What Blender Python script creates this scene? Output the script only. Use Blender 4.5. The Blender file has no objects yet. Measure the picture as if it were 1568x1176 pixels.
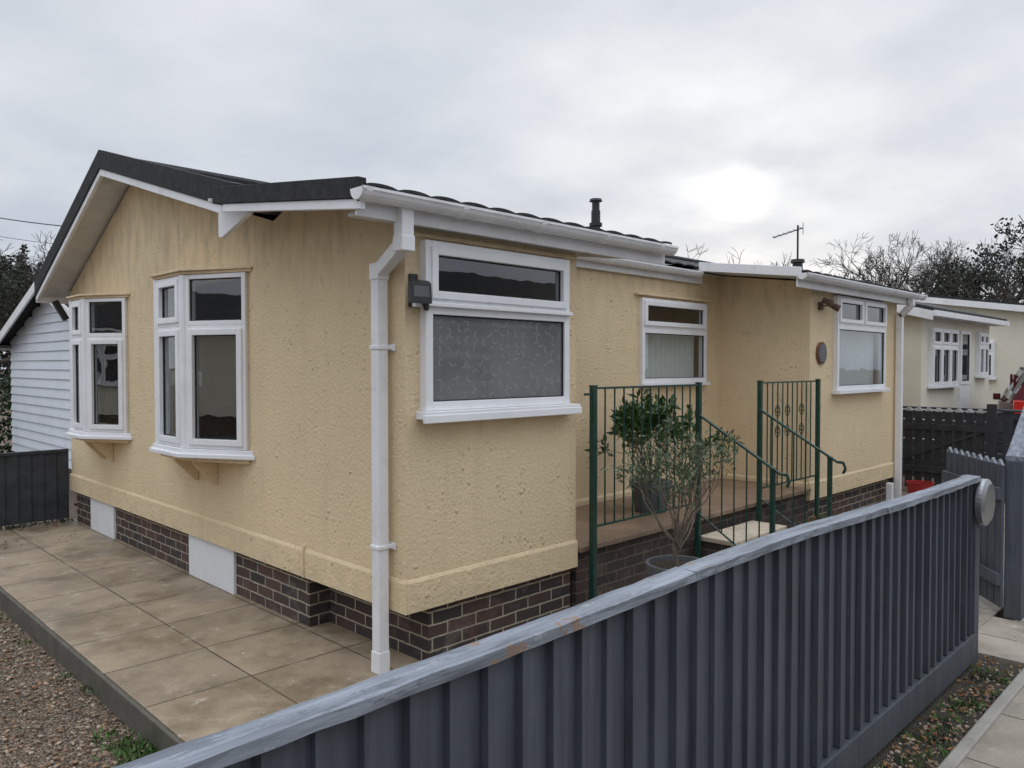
import bpy, bmesh, math, random
import numpy as np
from mathutils import Vector, Matrix
random.seed(7); rng=np.random.default_rng(7)
scene=bpy.context.scene
scene.view_settings.view_transform='Standard'
scene.view_settings.look='None'
scene.view_settings.exposure=0
UP=Vector((0,0,1))

# ------------------------------------------------------------------ materials
def newmat(name):
    m=bpy.data.materials.new(name); m.use_nodes=True
    nt=m.node_tree; b=nt.nodes['Principled BSDF']; return m,nt,b
def N(nt,t,**k):
    n=nt.nodes.new(t)
    for a,v in k.items():
        if a in n.inputs: n.inputs[a].default_value=v
        else: setattr(n,a,v)
    return n
def L(nt,a,b): nt.links.new(a,b)
def mixc(nt,fac,a,b,bt='MIX'):
    n=nt.nodes.new('ShaderNodeMix'); n.data_type='RGBA'; n.blend_type=bt
    for i,v in ((0,fac),(6,a),(7,b)):
        if hasattr(v,'links'): nt.links.new(v,n.inputs[i])
        else:
            n.inputs[i].default_value=v if i==0 else (*v[:3],1)
    return n.outputs[2]
def mth(nt,op,a,b=0.0,c=None,clamp=False):
    n=nt.nodes.new('ShaderNodeMath'); n.operation=op; n.use_clamp=clamp
    for i,v in enumerate((a,b) if c is None else (a,b,c)):
        if hasattr(v,'links'): nt.links.new(v,n.inputs[i])
        else: n.inputs[i].default_value=v
    return n.outputs[0]
def ramp(nt,fac,p0,p1):
    n=nt.nodes.new('ShaderNodeMapRange'); n.clamp=True
    nt.links.new(fac,n.inputs[0]); n.inputs[1].default_value=p0; n.inputs[2].default_value=p1
    return n.outputs[0]
def noise(nt,scale,detail=4,vec=None,stretch=None,rough=.6):
    n=N(nt,'ShaderNodeTexNoise',Scale=scale,Detail=detail,Roughness=rough)
    tc=nt.nodes.new('ShaderNodeTexCoord'); v=tc.outputs['Object'] if vec is None else vec
    if stretch:
        mp=nt.nodes.new('ShaderNodeMapping'); mp.inputs['Scale'].default_value=stretch
        nt.links.new(v,mp.inputs[0]); v=mp.outputs[0]
    nt.links.new(v,n.inputs['Vector']); return n.outputs[0]
def bump(nt,b,h,strength=.5,dist=.01):
    n=N(nt,'ShaderNodeBump',Strength=strength,Distance=dist); L(nt,h,n.inputs['Height']); L(nt,n.outputs[0],b.inputs['Normal'])
def simple(name,c,rough=.5,var=.15,scale=6,bs=None,metal=0,spec=.5,dirt=None):
    m,nt,b=newmat(name)
    f=ramp(nt,noise(nt,scale,3),.3,.7)
    col=mixc(nt,f,tuple(x*(1-var) for x in c),tuple(min(1,x*(1+var)) for x in c))
    if dirt:
        d=ramp(nt,noise(nt,dirt[1],5,rough=.7),.5,.75)
        col=mixc(nt,mth(nt,'MULTIPLY',d,dirt[2]),col,dirt[0])
    L(nt,col,b.inputs['Base Color']); b.inputs['Roughness'].default_value=rough
    b.inputs['Metallic'].default_value=metal; b.inputs['Specular IOR Level'].default_value=spec
    if bs: bump(nt,b,noise(nt,bs[0],4),bs[1],bs[2])
    return m

def wall_mat(name,c):
    m,nt,b=newmat(name)
    big=ramp(nt,noise(nt,1.1,4),.3,.7)
    col=mixc(nt,big,tuple(x*.93 for x in c),tuple(min(1,x*1.03) for x in c))
    st=ramp(nt,noise(nt,1,5,stretch=(6,6,.5)),.54,.8)
    col=mixc(nt,mth(nt,'MULTIPLY',st,.15),col,(.40,.32,.20))
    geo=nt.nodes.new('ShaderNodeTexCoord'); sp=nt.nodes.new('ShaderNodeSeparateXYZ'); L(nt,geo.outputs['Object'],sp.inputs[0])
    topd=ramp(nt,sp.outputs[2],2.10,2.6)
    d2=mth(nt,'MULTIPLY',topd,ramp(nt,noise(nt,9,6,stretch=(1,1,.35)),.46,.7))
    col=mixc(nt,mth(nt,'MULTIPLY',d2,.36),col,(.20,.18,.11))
    lowd=ramp(nt,sp.outputs[2],.62,.34)
    d3=mth(nt,'MULTIPLY',lowd,ramp(nt,noise(nt,7,6),.42,.7))
    col=mixc(nt,mth(nt,'MULTIPLY',d3,.25),col,(.25,.23,.15))
    fine=noise(nt,48,5,rough=.7)
    col=mixc(nt,mth(nt,'MULTIPLY',ramp(nt,fine,.52,.72),.22),col,(.48,.38,.24))
    L(nt,col,b.inputs['Base Color']); b.inputs['Roughness'].default_value=.7; b.inputs['Specular IOR Level'].default_value=.3
    vo=N(nt,'ShaderNodeTexVoronoi',Scale=30.0); tc=nt.nodes.new('ShaderNodeTexCoord')
    wv=N(nt,'ShaderNodeTexNoise',Scale=14.0,Detail=2.0); L(nt,tc.outputs['Object'],wv.inputs['Vector'])
    ma=nt.nodes.new('ShaderNodeVectorMath'); ma.operation='MULTIPLY_ADD'; L(nt,wv.outputs['Color'],ma.inputs[0]); ma.inputs[1].default_value=(.05,.05,.05); L(nt,tc.outputs['Object'],ma.inputs[2])
    mp=nt.nodes.new('ShaderNodeMapping'); mp.inputs['Scale'].default_value=(1,1,.6); L(nt,ma.outputs[0],mp.inputs[0]); L(nt,mp.outputs[0],vo.inputs['Vector'])
    blob=ramp(nt,vo.outputs['Distance'],.36,.08)
    msk=ramp(nt,noise(nt,6,4),.50,.64)
    h=mth(nt,'ADD',mth(nt,'MULTIPLY',mth(nt,'MULTIPLY',blob,msk),1.2),mth(nt,'MULTIPLY',fine,1.3))
    bump(nt,b,h,.9,.012)
    return m
WALLC=(.85,.675,.435)
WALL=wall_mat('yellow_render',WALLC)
CREAM=simple('cream_render',(.76,.72,.60),.7,.05,2,(50,.3,.004))
WHITE=simple('white_upvc',(.86,.86,.88),.32,.04,4,dirt=((.42,.42,.38),3,.2))
WFASC=simple('white_fascia',(.82,.82,.84),.4,.05,3,dirt=((.40,.41,.38),5,.35))
SOFF=simple('soffit_grey',(.60,.61,.61),.5,.08,3,dirt=((.3,.3,.28),4,.4))
WPAN=simple('white_panel',(.78,.79,.81),.55,.04,3,(20,.2,.003),dirt=((.4,.4,.36),3,.3))
ROOF=simple('dark_roof_tile',(.020,.020,.022),.85,.4,14,(60,.5,.005),dirt=((.05,.052,.044),7,.5))
BLACK=simple('black_plastic',(.02,.02,.022),.4,.2,10)
GASK=simple('gasket',(.015,.015,.015),.6,.1,10)
INT=simple('interior_paint',(.11,.10,.085),.9,.1,2)
CURT=simple('curtain',(.22,.27,.25),.9,.1,8)
NET=simple('net_curtain',(.80,.82,.80),.9,.06,20)
SOFA=simple('sofa_cloth',(.22,.19,.15),.9,.1,8)
GREEN=simple('green_metal_paint',(.009,.048,.036),.38,.3,20,dirt=((.06,.07,.05),12,.5))
TILE=simple('deck_tile',(.24,.165,.11),.55,.2,5,(30,.3,.003),dirt=((.10,.08,.06),4,.6))
BUFF=simple('buff_tread',(.55,.47,.36),.8,.12,8,(60,.4,.004),dirt=((.2,.17,.13),7,.6))
ALU=simple('aluminium',(.36,.37,.38),.38,.1,10,metal=.9)
TERRA=simple('terracotta',(.22,.085,.045),.8,.2,10)
BROWN=simple('brown_light_metal',(.11,.06,.045),.5,.2,10)
POT=simple('grey_pot',(.10,.105,.115),.6,.15,9)
SOIL=simple('soil',(.05,.038,.026),1,.4,25,(60,1,.02))
BARK=simple('bark',(.16,.135,.10),.9,.3,12,(40,.8,.01))
TWIG=simple('bare_branch',(.060,.052,.046),.95,.3,3)
REDP=simple('red_paint',(.35,.02,.02),.4,.1,5)
CARR=simple('car_paint',(.10,.010,.014),.38,.05,2,spec=.35)
TLIGHT=simple('tail_light',(.6,.03,.02),.15,.05,2)
RUB=simple('rubber',(.02,.02,.02),.8,.1,5)
CONC=simple('concrete',(.32,.30,.27),.9,.15,3,(50,.5,.006),dirt=((.12,.12,.09),2.5,.7))
DCON=simple('mossy_concrete',(.11,.10,.08),.9,.2,5,(50,.6,.006),dirt=((.05,.055,.03),4,.7))
ASPH=simple('asphalt',(.055,.055,.057),.9,.25,30,(90,.6,.006))
DFEN=simple('dark_fence_paint',(.036,.040,.047),.75,.3,8,(70,.4,.003))
BFEN=simple('charcoal_stain',(.026,.027,.030),.8,.3,8,(70,.4,.003))
TIPW=simple('weathered_tip',(.42,.43,.45),.8,.3,8)
LEAFO=simple('olive_leaf',(.085,.112,.058),.55,.4,30)
LEAFG=simple('laurel_leaf',(.045,.10,.025),.35,.4,25)
LEAFD=simple('ivy_leaf',(.024,.032,.018),.7,.5,1.2)
LEAFW=simple('winter_twig_mass',(.070,.060,.050),.9,.4,.8)
LEAFB=simple('dead_leaf',(.22,.11,.045),.8,.4,25)
GRASS=simple('weed_leaf',(.07,.13,.03),.7,.4,20)

def wood_fence(name,c,wc,wamt,lo=.6,hi=.75):
    m,nt,b=newmat(name)
    g=noise(nt,1,6,stretch=(30,30,2.0))
    col=mixc(nt,ramp(nt,g,.3,.7),tuple(x*.68 for x in c),tuple(x*1.28 for x in c))
    g2=noise(nt,3.0,5)
    col=mixc(nt,mth(nt,'MULTIPLY',ramp(nt,g2,.45,.7),.35),col,tuple(x*1.7 for x in c))
    w=ramp(nt,noise(nt,14,8,stretch=(1,1,.35),rough=.75),lo,hi)
    col=mixc(nt,mth(nt,'MULTIPLY',w,wamt),col,wc)
    tc=nt.nodes.new('ShaderNodeTexCoord'); sp=nt.nodes.new('ShaderNodeSeparateXYZ'); L(nt,tc.outputs['Object'],sp.inputs[0])
    low=mth(nt,'MULTIPLY',ramp(nt,sp.outputs[2],.30,.02),ramp(nt,noise(nt,6,5),.35,.7))
    col=mixc(nt,mth(nt,'MULTIPLY',low,.5),col,(.07,.075,.05))
    L(nt,col,b.inputs['Base Color']); b.inputs['Roughness'].default_value=.62
    bump(nt,b,g,.6,.005); return m
FEN=wood_fence('blue_grey_fence_paint',(.057,.065,.084),(.20,.19,.18),.35,.64,.70)
def cap_mat():
    m,nt,b=newmat('weathered_cap_paint')
    g=noise(nt,1,6,stretch=(2.5,40,40))
    c=(.20,.220,.255)
    col=mixc(nt,ramp(nt,g,.3,.7),tuple(x*.5 for x in c),tuple(x*1.4 for x in c))
    w=ramp(nt,noise(nt,7,8,stretch=(.5,2,2),rough=.8),.53,.58)
    col=mixc(nt,mth(nt,'MULTIPLY',w,.65),col,(.09,.10,.12))
    w2=ramp(nt,noise(nt,11,8,stretch=(.6,2,2),rough=.8),.60,.64)
    col=mixc(nt,mth(nt,'MULTIPLY',w2,.5),col,(.42,.43,.45))
    o=ramp(nt,noise(nt,2.4,5,rough=.7),.625,.64)
    col=mixc(nt,mth(nt,'MULTIPLY',o,.75),col,(.23,.135,.085))
    L(nt,col,b.inputs['Base Color']); b.inputs['Roughness'].default_value=.7
    bump(nt,b,g,.8,.006); return m
CAP=cap_mat()

def brick_mat(name,c1,c2,mort,rowh=.075,w=.225,ms=.012):
    m,nt,b=newmat(name)
    uv=nt.nodes.new('ShaderNodeTexCoord')
    br=nt.nodes.new('ShaderNodeTexBrick'); br.offset=.5
    nv=N(nt,'ShaderNodeTexNoise',Scale=9.0,Detail=3.0); L(nt,uv.outputs['Object'],nv.inputs['Vector'])
    sc=nt.nodes.new('ShaderNodeVectorMath'); sc.operation='MULTIPLY_ADD'; L(nt,nv.outputs['Color'],sc.inputs[0]); sc.inputs[1].default_value=(.014,.014,0); L(nt,uv.outputs['UV'],sc.inputs[2])
    L(nt,sc.outputs[0],br.inputs['Vector'])
    br.inputs['Scale'].default_value=1; br.inputs['Brick Width'].default_value=w; br.inputs['Row Height'].default_value=rowh
    br.inputs['Mortar Size'].default_value=ms*.5; br.inputs['Mortar Smooth'].default_value=.25; br.inputs['Bias'].default_value=-.1
    br.inputs['Color1'].default_value=(*c1,1); br.inputs['Color2'].default_value=(*c2,1); br.inputs['Mortar'].default_value=(*mort,1)
    n1=noise(nt,18,6)
    col=mixc(nt,mth(nt,'MULTIPLY',ramp(nt,n1,.35,.75),.5),br.outputs['Color'],(.05,.043,.04))
    n2=ramp(nt,noise(nt,5,6,rough=.7),.54,.66)
    col=mixc(nt,mth(nt,'MULTIPLY',n2,.35),col,(.24,.205,.17))
    n3=ramp(nt,noise(nt,3.2,5,rough=.7),.56,.66)
    col=mixc(nt,mth(nt,'MULTIPLY',n3,.35),col,(.13,.055,.035))
    L(nt,col,b.inputs['Base Color']); b.inputs['Roughness'].default_value=.85
    h=mth(nt,'SUBTRACT',mth(nt,'MULTIPLY',noise(nt,45,5),.35),br.outputs['Fac'])
    bump(nt,b,h,.9,.008); return m
BRICK=brick_mat('dark_brick',(.036,.029,.031),(.115,.058,.045),(.46,.41,.30))
BRICK2=brick_mat('dark_brick_deck',(.034,.028,.028),(.095,.055,.043),(.15,.13,.10))
def slab_mat(name,c,cx,w,h,stain=.6,off=0.0,ms=.012):
    m,nt,b=newmat(name)
    tc=nt.nodes.new('ShaderNodeTexCoord')
    br=nt.nodes.new('ShaderNodeTexBrick'); br.offset=off
    L(nt,tc.outputs['UV'],br.inputs['Vector'])
    br.inputs['Scale'].default_value=1; br.inputs['Brick Width'].default_value=w; br.inputs['Row Height'].default_value=h
    br.inputs['Mortar Size'].default_value=ms*.5; br.inputs['Mortar Smooth'].default_value=.3
    br.inputs['Color1'].default_value=(*c,1); br.inputs['Color2'].default_value=(*cx,1); br.inputs['Mortar'].default_value=(.045,.038,.026,1)
    n1=ramp(nt,noise(nt,1.6,7,rough=.68),.42,.62)
    col=mixc(nt,mth(nt,'MULTIPLY',n1,stain),br.outputs['Color'],(.125,.092,.056))
    n2=ramp(nt,noise(nt,4.5,7,rough=.75),.52,.64)
    col=mixc(nt,mth(nt,'MULTIPLY',n2,.45),col,(.46,.38,.28))
    n5=ramp(nt,noise(nt,2.7,7,rough=.8),.56,.66)
    col=mixc(nt,mth(nt,'MULTIPLY',n5,.5),col,(.10,.085,.055))
    n3=ramp(nt,noise(nt,60,3),.3,.7)
    col=mixc(nt,mth(nt,'MULTIPLY',n3,.25),col,(.12,.10,.07))
    n4=ramp(nt,noise(nt,9,6),.65,.69)
    col=mixc(nt,mth(nt,'MULTIPLY',n4,.6),col,(.48,.45,.40))
    L(nt,col,b.inputs['Base Color'])
    rr=nt.nodes.new('ShaderNodeMapRange'); L(nt,n1,rr.inputs[0]); rr.inputs[3].default_value=.75; rr.inputs[4].default_value=.30
    L(nt,rr.outputs[0],b.inputs['Roughness'])
    hh=mth(nt,'SUBTRACT',mth(nt,'MULTIPLY',noise(nt,50,5),.3),br.outputs['Fac'])
    bump(nt,b,hh,.6,.006); return m
SLAB=slab_mat('patio_slabs',(.39,.30,.20),(.32,.25,.175),.6,.6,.7)
SLAB2=slab_mat('path_slabs',(.38,.33,.27),(.34,.30,.25),.6,.6,.35)

def gravel_mat(name,cols,scale=70):
    m,nt,b=newmat(name)
    tc=nt.nodes.new('ShaderNodeTexCoord'); v=N(nt,'ShaderNodeTexVoronoi',Scale=float(scale)); L(nt,tc.outputs['Object'],v.inputs['Vector'])
    sep=nt.nodes.new('ShaderNodeSeparateColor'); L(nt,v.outputs['Color'],sep.inputs[0])
    cr=nt.nodes.new('ShaderNodeValToRGB'); cr.color_ramp.elements.remove(cr.color_ramp.elements[0])
    cr.color_ramp.elements[0].position=0; cr.color_ramp.elements[0].color=(*cols[0],1)
    for i,c in enumerate(cols[1:],1):
        e=cr.color_ramp.elements.new(i/(len(cols)-1)); e.color=(*c,1)
    L(nt,sep.outputs[0],cr.inputs[0])
    col=mixc(nt,ramp(nt,v.outputs['Distance'],.35,.7),cr.outputs[0],(.03,.025,.018))
    L(nt,col,b.inputs['Base Color']); b.inputs['Roughness'].default_value=.85
    bump(nt,b,mth(nt,'SUBTRACT',1.0,v.outputs['Distance']),1,.012); return m
GCOL=[(.07,.05,.035),(.22,.14,.08),(.15,.12,.085),(.38,.30,.22),(.19,.10,.055),(.28,.24,.19)]
GRAV=gravel_mat('gravel',GCOL,75)
SOILG=gravel_mat('soil_and_grit',[(.05,.042,.03),(.08,.065,.045),(.11,.10,.075),(.06,.065,.035)],140)
def stone_mat():
    m,nt,b=newmat('gravel_stones')
    g=nt.nodes.new('ShaderNodeNewGeometry'); cr=nt.nodes.new('ShaderNodeValToRGB')
    cr.color_ramp.elements.remove(cr.color_ramp.elements[0]); cr.color_ramp.elements[0].position=0; cr.color_ramp.elements[0].color=(*GCOL[0],1)
    for i,c in enumerate(GCOL[1:],1):
        e=cr.color_ramp.elements.new(i/5); e.color=(*[x*1.2 for x in c],1)
    L(nt,g.outputs['Random Per Island'],cr.inputs[0]); L(nt,cr.outputs[0],b.inputs['Base Color']); b.inputs['Roughness'].default_value=.7; return m
STONE=stone_mat()
SIDE=simple('white_cladding',(.72,.76,.82),.45,.04,2)

def glass_mat(name,tint=(.74,.78,.78)):
    m=bpy.data.materials.new(name); m.use_nodes=True; nt=m.node_tree; nt.nodes.clear()
    out=nt.nodes.new('ShaderNodeOutputMaterial'); mx=nt.nodes.new('ShaderNodeMixShader')
    tr=nt.nodes.new('ShaderNodeBsdfTransparent'); tr.inputs[0].default_value=(*tint,1)
    gl=nt.nodes.new('ShaderNodeBsdfGlossy'); gl.inputs['Roughness'].default_value=.01; gl.inputs['Color'].default_value=(.95,.97,1,1)
    lw=nt.nodes.new('ShaderNodeLayerWeight'); lw.inputs['Blend'].default_value=.5
    f=mth(nt,'MULTIPLY_ADD',mth(nt,'POWER',lw.outputs['Facing'],4.0),.85,.13,clamp=True)
    bp=N(nt,'ShaderNodeBump',Strength=.06,Distance=.02); L(nt,noise(nt,2.5,2),bp.inputs['Height']); L(nt,bp.outputs[0],gl.inputs['Normal'])
    L(nt,f,mx.inputs[0]); L(nt,tr.outputs[0],mx.inputs[1]); L(nt,gl.outputs[0],mx.inputs[2]); L(nt,mx.outputs[0],out.inputs[0])
    return m
GLASS=glass_mat('window_glass')
def obsc():
    m,nt,b=newmat('obscured_glass')
    tc=nt.nodes.new('ShaderNodeTexCoord')
    mp=nt.nodes.new('ShaderNodeMapping'); L(nt,tc.outputs['UV'],mp.inputs[0])
    v=N(nt,'ShaderNodeTexVoronoi',Scale=15.0,Randomness=.9); v.voronoi_dimensions='2D'
    L(nt,mp.outputs[0],v.inputs['Vector'])
    d=mth(nt,'ABSOLUTE',mth(nt,'SUBTRACT',v.outputs['Distance'],.30))
    rg=ramp(nt,d,.075,.03)
    sub=nt.nodes.new('ShaderNodeVectorMath'); sub.operation='SUBTRACT'
    L(nt,mp.outputs[0],sub.inputs[0]); L(nt,v.outputs['Position'],sub.inputs[1])
    sp=nt.nodes.new('ShaderNodeSeparateXYZ'); L(nt,sub.outputs[0],sp.inputs[0])
    sc=nt.nodes.new('ShaderNodeSeparateColor'); L(nt,v.outputs['Color'],sc.inputs[0])
    ang=mth(nt,'ARCTAN2',sp.outputs[0],sp.outputs[1])
    arc=ramp(nt,mth(nt,'SINE',mth(nt,'ADD',ang,mth(nt,'MULTIPLY',sc.outputs[0],6.28))),-.1,.3)
    f=mth(nt,'MULTIPLY',rg,arc)
    soft=ramp(nt,noise(nt,1.6,3),.3,.7)
    base=mixc(nt,soft,(.105,.115,.12),(.18,.19,.195))
    L(nt,mixc(nt,mth(nt,'MULTIPLY',f,.4),base,(.34,.35,.36)),b.inputs['Base Color'])
    b.inputs['Roughness'].default_value=.15; b.inputs['Coat Weight'].default_value=.6; b.inputs['Coat Roughness'].default_value=.03
    bump(nt,b,f,.3,.002); return m
OBSC=obsc()
DARKG=simple('dark_backed_glass',(.02,.024,.028),.05,.2,3,spec=.9)

# ------------------------------------------------------------------ mesh builder
class Fr:
    def __init__(s,o,S,Nn): s.o=Vector(o); s.S=Vector(S).normalized(); s.N=Vector(Nn).normalized()
    def p(s,a,d,z): return s.o+s.S*a+s.N*d+UP*z
W=Fr((0,0,0),(1,0,0),(0,1,0))
class MB:
    def __init__(s): s.v=[]; s.f=[]; s.m=[]; s.mats=[]
    def mi(s,m):
        if m not in s.mats: s.mats.append(m)
        return s.mats.index(m)
    def poly(s,pts,m):
        n=len(s.v); s.v+= [tuple(p) for p in pts]; s.f.append(tuple(range(n,n+len(pts)))); s.m.append(s.mi(m))
    def hexa(s,P,m):
        n=len(s.v); s.v+=[tuple(p) for p in P]; k=s.mi(m)
        for q in ((0,3,2,1),(4,5,6,7),(0,1,5,4),(1,2,6,5),(2,3,7,6),(3,0,4,7)):
            s.f.append(tuple(n+i for i in q)); s.m.append(k)
    def box(s,a0,a1,d0,d1,z0,z1,m,fr=W):
        if a0>a1:a0,a1=a1,a0
        if d0>d1:d0,d1=d1,d0
        s.hexa([fr.p(a0,d0,z0),fr.p(a1,d0,z0),fr.p(a1,d1,z0),fr.p(a0,d1,z0),fr.p(a0,d0,z1),fr.p(a1,d0,z1),fr.p(a1,d1,z1),fr.p(a0,d1,z1)],m)
    def prism(s,pts,off,m):
        off=Vector(off); n=len(s.v); k=s.mi(m); P=[Vector(p) for p in pts]; c=len(P)
        s.v+=[tuple(p) for p in P]+[tuple(p+off) for p in P]
        s.f.append(tuple(range(n,n+c))); s.m.append(k)
        s.f.append(tuple(range(n+2*c-1,n+c-1,-1))); s.m.append(k)
        for i in range(c):
            j=(i+1)%c; s.f.append((n+i,n+c+i,n+c+j,n+j)); s.m.append(k)
    def tube(s,p0,p1,r0,r1,m,seg=8,cap=True):
        p0=Vector(p0);p1=Vector(p1); d=(p1-p0)
        if d.length<1e-6: return
        q=d.to_track_quat('Z','Y'); n=len(s.v); k=s.mi(m)
        for p,r in ((p0,r0),(p1,r1)):
            for i in range(seg):
                a=2*math.pi*(i+.5)/seg; s.v.append(tuple(p+q@Vector((r*math.cos(a),r*math.sin(a),0))))
        for i in range(seg):
            j=(i+1)%seg; s.f.append((n+i,n+j,n+seg+j,n+seg+i)); s.m.append(k)
        if cap:
            s.f.append(tuple(range(n+seg-1,n-1,-1))); s.m.append(k)
            s.f.append(tuple(range(n+seg,n+2*seg))); s.m.append(k)
    def path(s,pts,r,m,seg=8):
        for a,b in zip(pts[:-1],pts[1:]): s.tube(a,b,r,r,m,seg)
    def lathe(s,c,prof,m,seg=20):
        n=len(s.v); k=s.mi(m); c=Vector(c)
        for r,z in prof:
            for i in range(seg):
                a=2*math.pi*i/seg; s.v.append((c.x+r*math.cos(a),c.y+r*math.sin(a),c.z+z))
        for q in range(len(prof)-1):
            for i in range(seg):
                j=(i+1)%seg; s.f.append((n+q*seg+i,n+q*seg+j,n+(q+1)*seg+j,n+(q+1)*seg+i)); s.m.append(k)
    def leaf(s,p,d,l,w,m):
        d=Vector(d).normalized(); sd=d.cross(Vector(rng.normal(size=3)));
        if sd.length<1e-4: return
        sd.normalize(); p=Vector(p); nn=d.cross(sd)*w*.25
        s.poly([p,p+d*l*.5+sd*w*.5+nn,p+d*l,p+d*l*.5-sd*w*.5+nn],m)
    def obj(s,name,parent=None,bevel=0,smooth=False,recalc=True):
        me=bpy.data.meshes.new(name); me.from_pydata(s.v,[],s.f)
        for m in s.mats: me.materials.append(m)
        me.polygons.foreach_set('material_index',s.m); me.update()
        if recalc and len(s.f)<40000:
            bm=bmesh.new(); bm.from_mesh(me); bmesh.ops.recalc_face_normals(bm,faces=bm.faces); bm.to_mesh(me); bm.free()
        uv=me.uv_layers.new(name='UVMap')
        if len(me.polygons)<12000:
            for p in me.polygons:
                n=p.normal
                for li in p.loop_indices:
                    c=me.vertices[me.loops[li].vertex_index].co
                    if abs(n.z)>.7: uv.data[li].uv=(c.x,c.y)
                    elif abs(n.x)>abs(n.y): uv.data[li].uv=(c.y,c.z)
                    else: uv.data[li].uv=(c.x,c.z)
        if smooth: me.polygons.foreach_set('use_smooth',[True]*len(me.polygons))
        o=bpy.data.objects.new(name,me); scene.collection.objects.link(o)
        if parent: o.parent=parent
        if bevel:
            b=o.modifiers.new('bev','BEVEL'); b.width=bevel; b.segments=2; b.limit_method='ANGLE'; b.angle_limit=math.radians(40)
        return o
def empty(name):
    e=bpy.data.objects.new(name,None); scene.collection.objects.link(e); return e

def ring(mb,fr,s0,s1,z0,z1,w,d0,d1,m):
    mb.box(s0,s0+w,d0,d1,z0,z1,m,fr); mb.box(s1-w,s1,d0,d1,z0,z1,m,fr)
    mb.box(s0+w,s1-w,d0,d1,z0,z0+w,m,fr); mb.box(s0+w,s1-w,d0,d1,z1-w,z1,m,fr)
def pane(mb,gb,fr,s0,s1,z0,z1,sash=True,glass=GLASS,fw=.034,m=None,dd=0):
    m=m or WHITE
    ring(mb,fr,s0,s1,z0,z1,fw,-.05,.022+dd,m)
    a=fw
    if sash:
        ring(mb,fr,s0+a-.008,s1-a+.008,z0+a-.008,z1-a+.008,.044,-.03,.038+dd,m); a+=.036
    ring(mb,fr,s0+a-.001,s1-a+.001,z0+a-.001,z1-a+.001,.008,-.004,.010+dd,GASK)
    gb.poly([fr.p(s0+a,dd,z0+a),fr.p(s1-a,dd,z0+a),fr.p(s1-a,dd,z1-a),fr.p(s0+a,dd,z1-a)],glass)
def wallgrid(mb,fr,s0,s1,z0,z1,ops,m,th=.06):
    S=sorted({s0,s1,*[o[0] for o in ops],*[o[1] for o in ops]}); Z=sorted({z0,z1,*[o[2] for o in ops],*[o[3] for o in ops]})
    for i in range(len(S)-1):
        for j in range(len(Z)-1):
            c=((S[i]+S[i+1])/2,(Z[j]+Z[j+1])/2)
            if any(o[0]<c[0]<o[1] and o[2]<c[1]<o[3] for o in ops): continue
            mb.poly([fr.p(S[i],0,Z[j]),fr.p(S[i+1],0,Z[j]),fr.p(S[i+1],0,Z[j+1]),fr.p(S[i],0,Z[j+1])],m)
    for o in ops:
        a,b,c,d=o
        for q in (((a,c),(b,c)),((b,c),(b,d)),((b,d),(a,d)),((a,d),(a,c))):
            mb.poly([fr.p(q[0][0],0,q[0][1]),fr.p(q[1][0],0,q[1][1]),fr.p(q[1][0],-th,q[1][1]),fr.p(q[0][0],-th,q[0][1])],m)
def curtain(mb,fr,s0,s1,z0,z1,d,amp,per,m):
    n=max(6,int((s1-s0)/per*8)); ph=random.random()*6
    pts=[]
    for i in range(n+1):
        s=s0+(s1-s0)*i/n; o=d+amp*math.sin(ph+2*math.pi*(s-s0)/per+.8*math.sin(9*s))
        pts.append((fr.p(s,o,z0),fr.p(s,o,z1)))
    for a,b in zip(pts[:-1],pts[1:]): mb.poly([a[0],b[0],b[1],a[1]],m)

# ------------------------------------------------------------------ HOUSE
house=empty('park_home')
FRONT=Fr((0,0,0),(0,1,0),(-1,0,0))
SIDE0=Fr((0,0,0),(1,0,0),(0,-1,0))
SIDE1=Fr((0,1.0,0),(1,0,0),(0,-1,0))
RET1=Fr((1.43,0,0),(0,1,0),(1,0,0))
RET2=Fr((5.05,0,0),(0,1,0),(-1,0,0))
VL=6.0; RV=4.03; UE=10.2
def T(v):
    if v>RV: return 3.58-(v-RV)*.462
    return 3.58-(RV-v)*.278
def TE(v): return 2.60+(v+.2)*.130
zb,zt=.36,2.42
mb=MB()
b1=(1.86,3.26,1.12,2.34); b2=(4.27,5.40,1.12,2.32)
wallgrid(mb,FRONT,0,VL,zb,zt,[b1,b2],WALL)
gpts=[(0,0,zt),(0,VL,zt),(0,VL,T(VL)-.19),(0,RV,T(RV)-.19),(0,1.45,T(1.45)-.19),(0,1.3,TE(1.3)-.07),(0,0,TE(0)-.07)]
mb.poly(gpts,WALL)
wallgrid(mb,SIDE0,0,1.43,zb,2.53,[(.10,1.30,1.44,2.39)],WALL)
mb.poly([RET1.p(0,0,zb),RET1.p(1,0,zb),RET1.p(1,0,2.68),RET1.p(0,0,2.54)],WALL)
wallgrid(mb,SIDE1,1.43,5.05,zb,2.68,[(3.54,4.70,1.52,2.35)],WALL)
mb.poly([RET2.p(0,0,zb),RET2.p(1,0,zb),RET2.p(1,0,2.68),RET2.p(0,0,2.54)],WALL)
wallgrid(mb,SIDE0,5.05,7.49,zb,2.53,[(5.61,7.0,1.43,2.44)],WALL)
mb.poly([(7.49,0,zb),(7.49,1,zb),(7.49,1,2.6),(7.49,0,2.52)],WALL)
mb.poly([(7.49,1,zb),(UE,1,zb),(UE,1,2.6),(7.49,1,2.6)],WALL)
mb.poly([(UE,1,zb),(UE,VL,zb),(UE,VL,T(VL)-.15),(UE,RV,T(RV)-.15),(UE,1,2.6)],WALL)
mb.poly([(0,VL,zb),(UE,VL,zb),(UE,VL,2.55),(0,VL,2.55)],WALL)
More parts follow.
